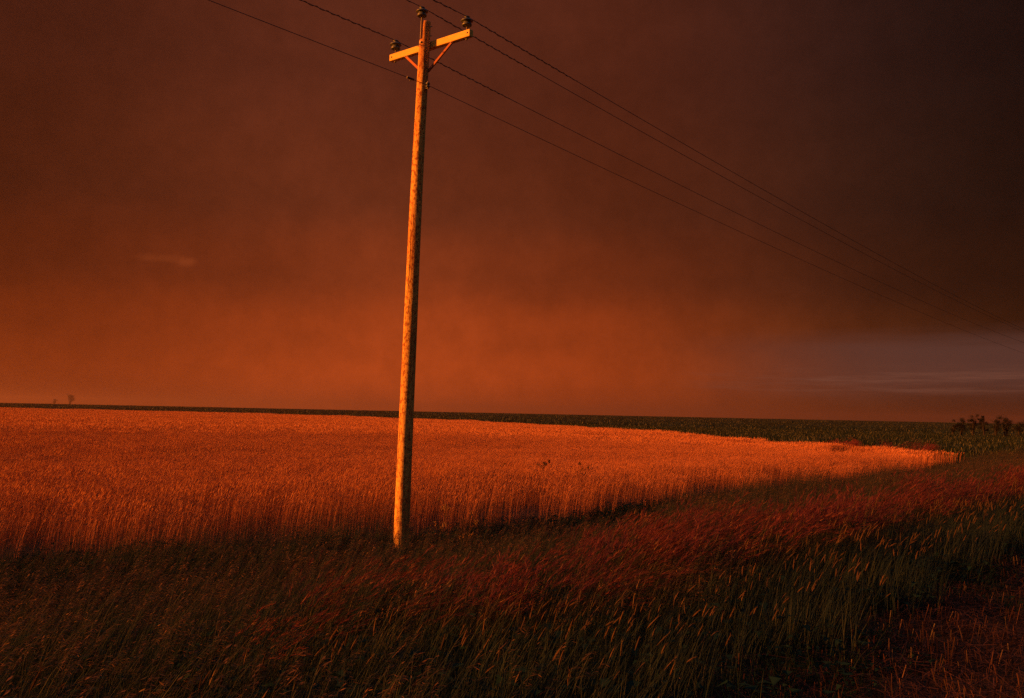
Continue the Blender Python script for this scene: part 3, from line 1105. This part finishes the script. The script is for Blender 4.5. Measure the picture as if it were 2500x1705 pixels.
# green crop beyond the wheat
gx, gy = grid(-60, 120, 50, 300, 2.1)
k = ~inside(gx, gy, WHEAT) & in_view(gx, gy, 35) & (np.hypot(gx, gy) > 56) & (np.hypot(gx, gy) < 190)
u, n = un(gx, gy)
k &= (n > 1.5)
g2x, g2y = grid(-420, 420, 170, 640, 5.5)
k2 = ~inside(g2x, g2y, WHEAT) & in_view(g2x, g2y, 35) & (np.hypot(g2x, g2y) >= 186) & (np.hypot(g2x, g2y) < 620)
gx = np.concatenate([gx[k], g2x[k2]]); gy = np.concatenate([gy[k], g2y[k2]])
gs = np.concatenate([np.full(k.sum(), 0.9), np.full(k2.sum(), 2.2)]) * rng.uniform(.85, 1.15, len(gx))
gz = np.minimum(gs, 1.25) * rng.uniform(0.8, 1.15, len(gx))
pc = make_protos('crop_tuft', tuft_crop, M['crop'], 5)
scatter('green_crop', pc, 5, gx, gy, gs, 'dark green crop strip along the horizon beyond the wheat', 'crop', 3.1, gz)

# patch of red grass behind the tip of the wheat
a = rng.uniform(0, 1, 420); b = rng.normal(0, 1, 420)
rx = 25.0 + 7.0 * a + b * 0.5; ry = 72.5 - 2.5 * a + b * 0.9 + 1.5 * rng.uniform(0, 1, 420)
k = ~inside(rx, ry, WHEAT) & (vnoise(rx * 0.8, ry * 0.5, 17) > 0.42) & (rng.uniform(0, 1, 420) < 0.6)
pr2 = make_protos('red_patch_tuft', tuft_red, M['redpatch'], 3)
scatter('red_grass_patch', pr2, 3, rx[k], ry[k], rng.uniform(0.8, 1.7, k.sum()), 'small patch of red grass behind the right tip of the wheat', 'grass', 0.6)


# ------------------------------------------------------------------ single weeds one can point at
def weed(loc, h, lean, branches, label, bud=0.012, group=None, mat='weed', leafy=0):
    root = empty('weed', (loc[0], loc[1], float(ground_z(loc[0], loc[1])) - 0.01))
    tag(root, label, 'weed', group)
    pts = stalk_curve(Vector((0, 0, 0)), h, Vector(lean), 1.8, 8)
    mb = MB(); tube(mb, pts, [0.0055 - 0.0035 * i / 8 for i in range(9)], 5, 0.0, 0.5)
    ends = [pts[-1]]
    for i in range(branches):
        j = random.choice(range(3, 8))
        q = pts[j] + (pts[j + 1] - pts[j]) * rn(0, 1)
        d = (rdir() * 0.7 + Vector((lean[0], lean[1], 0)) * 0.5 + Vector((0, 0, rn(0.5, 1.1)))).normalized()
        L = h * rn(0.12, 0.28)
        e = q + d * L
        tube(mb, [q, q + d * L * .5 + Vector((0, 0, .01)), e], [0.003, 0.0025, 0.002], 4, 0.0, 0.5)
        ends.append(e)
    tag(mb.build('stem', M[mat], root, attrs=True), kind='stuff')
    for e in ends:
        mb = MB()
        for _ in range(7):
            spindle(mb, e + Vector((rn(-.02, .02), rn(-.02, .02), rn(-.05, .02))), (rdir() * .6 + Vector((0, 0, 1))).normalized(), bud * 2.6, bud * rn(.5, .9), 1, rn(0, 1), 5)
        tag(mb.build('seed_head', M[mat], root, attrs=True), kind='stuff')
    for i in range(6 + leafy):
        j = random.choice(range(0, 6))
        q = pts[j]
        o = rdir(); L = rn(0.07, 0.15) * (1.4 if leafy else 1)
        mb = MB()
        ribbon(mb, [q, q + o * L * .35 + Vector((0, 0, .04)), q + o * L * .75 + Vector((0, 0, .035)), q + o * L], 0.020, o.cross(Vector((0, 0, 1))), 0, rn(0, 1), 0.15)
        mb.build('leaf', M[mat], root, attrs=True)
    return root


weed((-1.20, 15.55), 0.92, (0.22, 0.05, 0), 8, 'tan budded weed just right of the pole foot', 0.013)
weed((-0.86, 15.45), 0.72, (0.45, 0.1, 0), 6, 'smaller tan weed leaning right, second from the pole foot', 0.012)
weed((3.30, 9.75), 0.95, (0.42, 0.15, 0), 1, 'tall single dry stalk leaning right above the right foreground grass', 0.004)
for (wx, wy, hh, lb) in ((0.93, 27.0, 0.92, 'dark leafy weed in the wheat, largest of three, right of the pole'),
                         (2.05, 26.8, 0.84, 'dark leafy weed in the wheat, rightmost of three'),
                         (-0.25, 28.4, 0.78, 'small dark weed in the wheat, nearest the pole of three')):
    weed((wx, wy), hh, (0.06, 0.0, 0), 9, lb, 0.022, 'weeds standing in the wheat', 'leaf', 12)


# ------------------------------------------------------------------ far shrubs and trees
def shrub(name, loc, h, w, label, group, leaves=420, stems=5, leaf=0.10, lean=0.0, top_heavy=0.5, cat='shrub', trunk_r=None, clumps=9, low=0.0):
    x, y = loc
    root = empty(name, (x, y, float(ground_z(x, y)) - 0.05))
    tag(root, label, cat, group)
    mb = MB(); tips = []
    tr = trunk_r or 0.02 * h
    for i in range(stems):
        d = rdir()
        sp = rn(0.05, 0.42) * w
        top = Vector((d.x * sp + lean * h, d.y * sp, h * rn(0.62, 0.95)))
        pts = [Vector((d.x * .04 * w, d.y * .04 * w, 0)), Vector((top.x * .35, top.y * .35, top.z * .4)), Vector((top.x * .75, top.y * .75, top.z * .75)), top]
        tube(mb, pts, [tr, tr * .75, tr * .5, tr * .2], 6)
        for j in range(6):
            t = rn(0.35, 1.0)
            q = pts[1].lerp(pts[3], (t - .35) / .65)
            e = q + (rdir() * 0.8 + Vector((lean, 0, rn(0.1, 0.9)))).normalized() * rn(0.10, 0.22) * h
            tube(mb, [q, e], [tr * .3, tr * .1], 4)
            tips.append(e); tips.append(q.lerp(e, .6))
    tag(mb.build('trunk', M['bark'], root), kind='stuff')
    mb = MB()
    cl = []
    for _ in range(clumps):
        c = random.choice(tips)
        cl.append((Vector((c.x, c.y, max(c.z, low * h))), rn(0.07, 0.15) * max(w, 0.4 * h) * 0.8))
    for i in range(leaves):
        c, g = random.choice(cl)
        p = c + Vector((random.gauss(0, g), random.gauss(0, g), random.gauss(0, g * .75)))
        if p.z < 0.05: p.z = rn(.05, .3 * h)
        d = Vector((rn(-1, 1), rn(-1, 1), rn(-.6, 1))).normalized()
        _, a, b = frame_of(d)
        s = leaf * rn(.6, 1.3)
        mb.add([p, p + d * s * .5 + a * s * .3, p + d * s, p + d * s * .5 - a * s * .3], [(0, 1, 2, 3)], 0, rn(0, 1))
    tag(mb.build('crown', M['leaf'], root, attrs=True), kind='stuff')
    return root


def at(px, D):
    """ground spot at depth D below photo column px (horizon rows)"""
    return ((px - 1250) / 2266.4 * D * 1.0 - 0.0, D)


SH = [(2323, 9, 13, 'tiny low shrub at the left end of the right-hand horizon shrubs', 0.2),
      (2344, 22, 26, 'lopsided shrub with a branch stretching right, second from left on the right horizon', 0.22),
      (2375, 26, 17, 'narrow pointed shrub, third from left on the right horizon', 0.0),
      (2404, 22, 15, 'thin sparse shrub, fourth from left on the right horizon', -0.08),
      (2431, 28, 27, 'broad tall shrub, fifth from left on the right horizon', 0.05),
      (2456, 28, 24, 'dense round topped shrub beside the low dome shrub on the right horizon', 0.0),
      (2487, 13, 30, 'low dome shaped shrub at the far right edge of the horizon', 0.0)]
DS = 150.0
for px, hp, wp_, lb, ln in SH:
    X, Y = at(px, DS + rn(-8, 8))
    mpp = Y / 2266.4
    shrub('shrub', (X, Y), 2.25 + 0.9 * hp * mpp, wp_ * mpp * 1.35, lb, 'shrubs on the right horizon', 3600, 6, 0.11, ln, clumps=18, low=0.22)

DT = 2400.0
for px, hp, wp_, nm, lb in ((176, 27, 24, 'lone_tree', 'hazy lone tree far off on the left horizon'), (138, 13, 15, 'lone_tree', 'small hazy bush left of the lone tree on the horizon')):
    X, Y = at(px, DT)
    mpp = DT / 2266.4
    hh = hp * mpp
    base = float(ground_z(X, Y))
    drop = 2.6 - base                                                   # its foot is hidden behind the near rise
    shrub('tree' if hp > 20 else 'bush', (X, Y), hh + drop, wp_ * mpp, lb, None, 1500, 6, hh * 0.08, 0.0, clumps=10, low=0.35, cat='tree' if hp > 20 else 'bush', trunk_r=0.045 * hh)

# ------------------------------------------------------------------ haze
mb = MB()
HX = 5400.0
zb0, zt0 = -3.6, 40.0
vv = [Vector((sx * HX, sy * HX, z)) for z in (zb0, zt0) for sx, sy in ((-1, -1), (1, -1), (1, 1), (-1, 1))]
mb.add(vv, [(3, 2, 1, 0), (4, 5, 6, 7), (0, 1, 5, 4), (1, 2, 6, 5), (2, 3, 7, 6), (3, 0, 4, 7)])
hm = bpy.data.materials.new('evening_haze')
hm.use_nodes = True
ht = NT(hm.node_tree); ht.n.clear()
ho = ht.new('ShaderNodeOutputMaterial')
pv = ht.new('ShaderNodeVolumePrincipled')
pv.inputs['Color'].default_value = (0.56, 0.36, 0.26, 1)
pv.inputs['Density'].default_value = 0.00024
pv.inputs['Density Attribute'].default_value = ''
pv.inputs['Anisotropy'].default_value = 0.5
ht.l.new(pv.outputs[0], ho.inputs['Volume'])
hz = mb.build('haze', hm)
tag(hz, 'thin smoky evening haze lying over the fields', 'haze', kind='stuff')
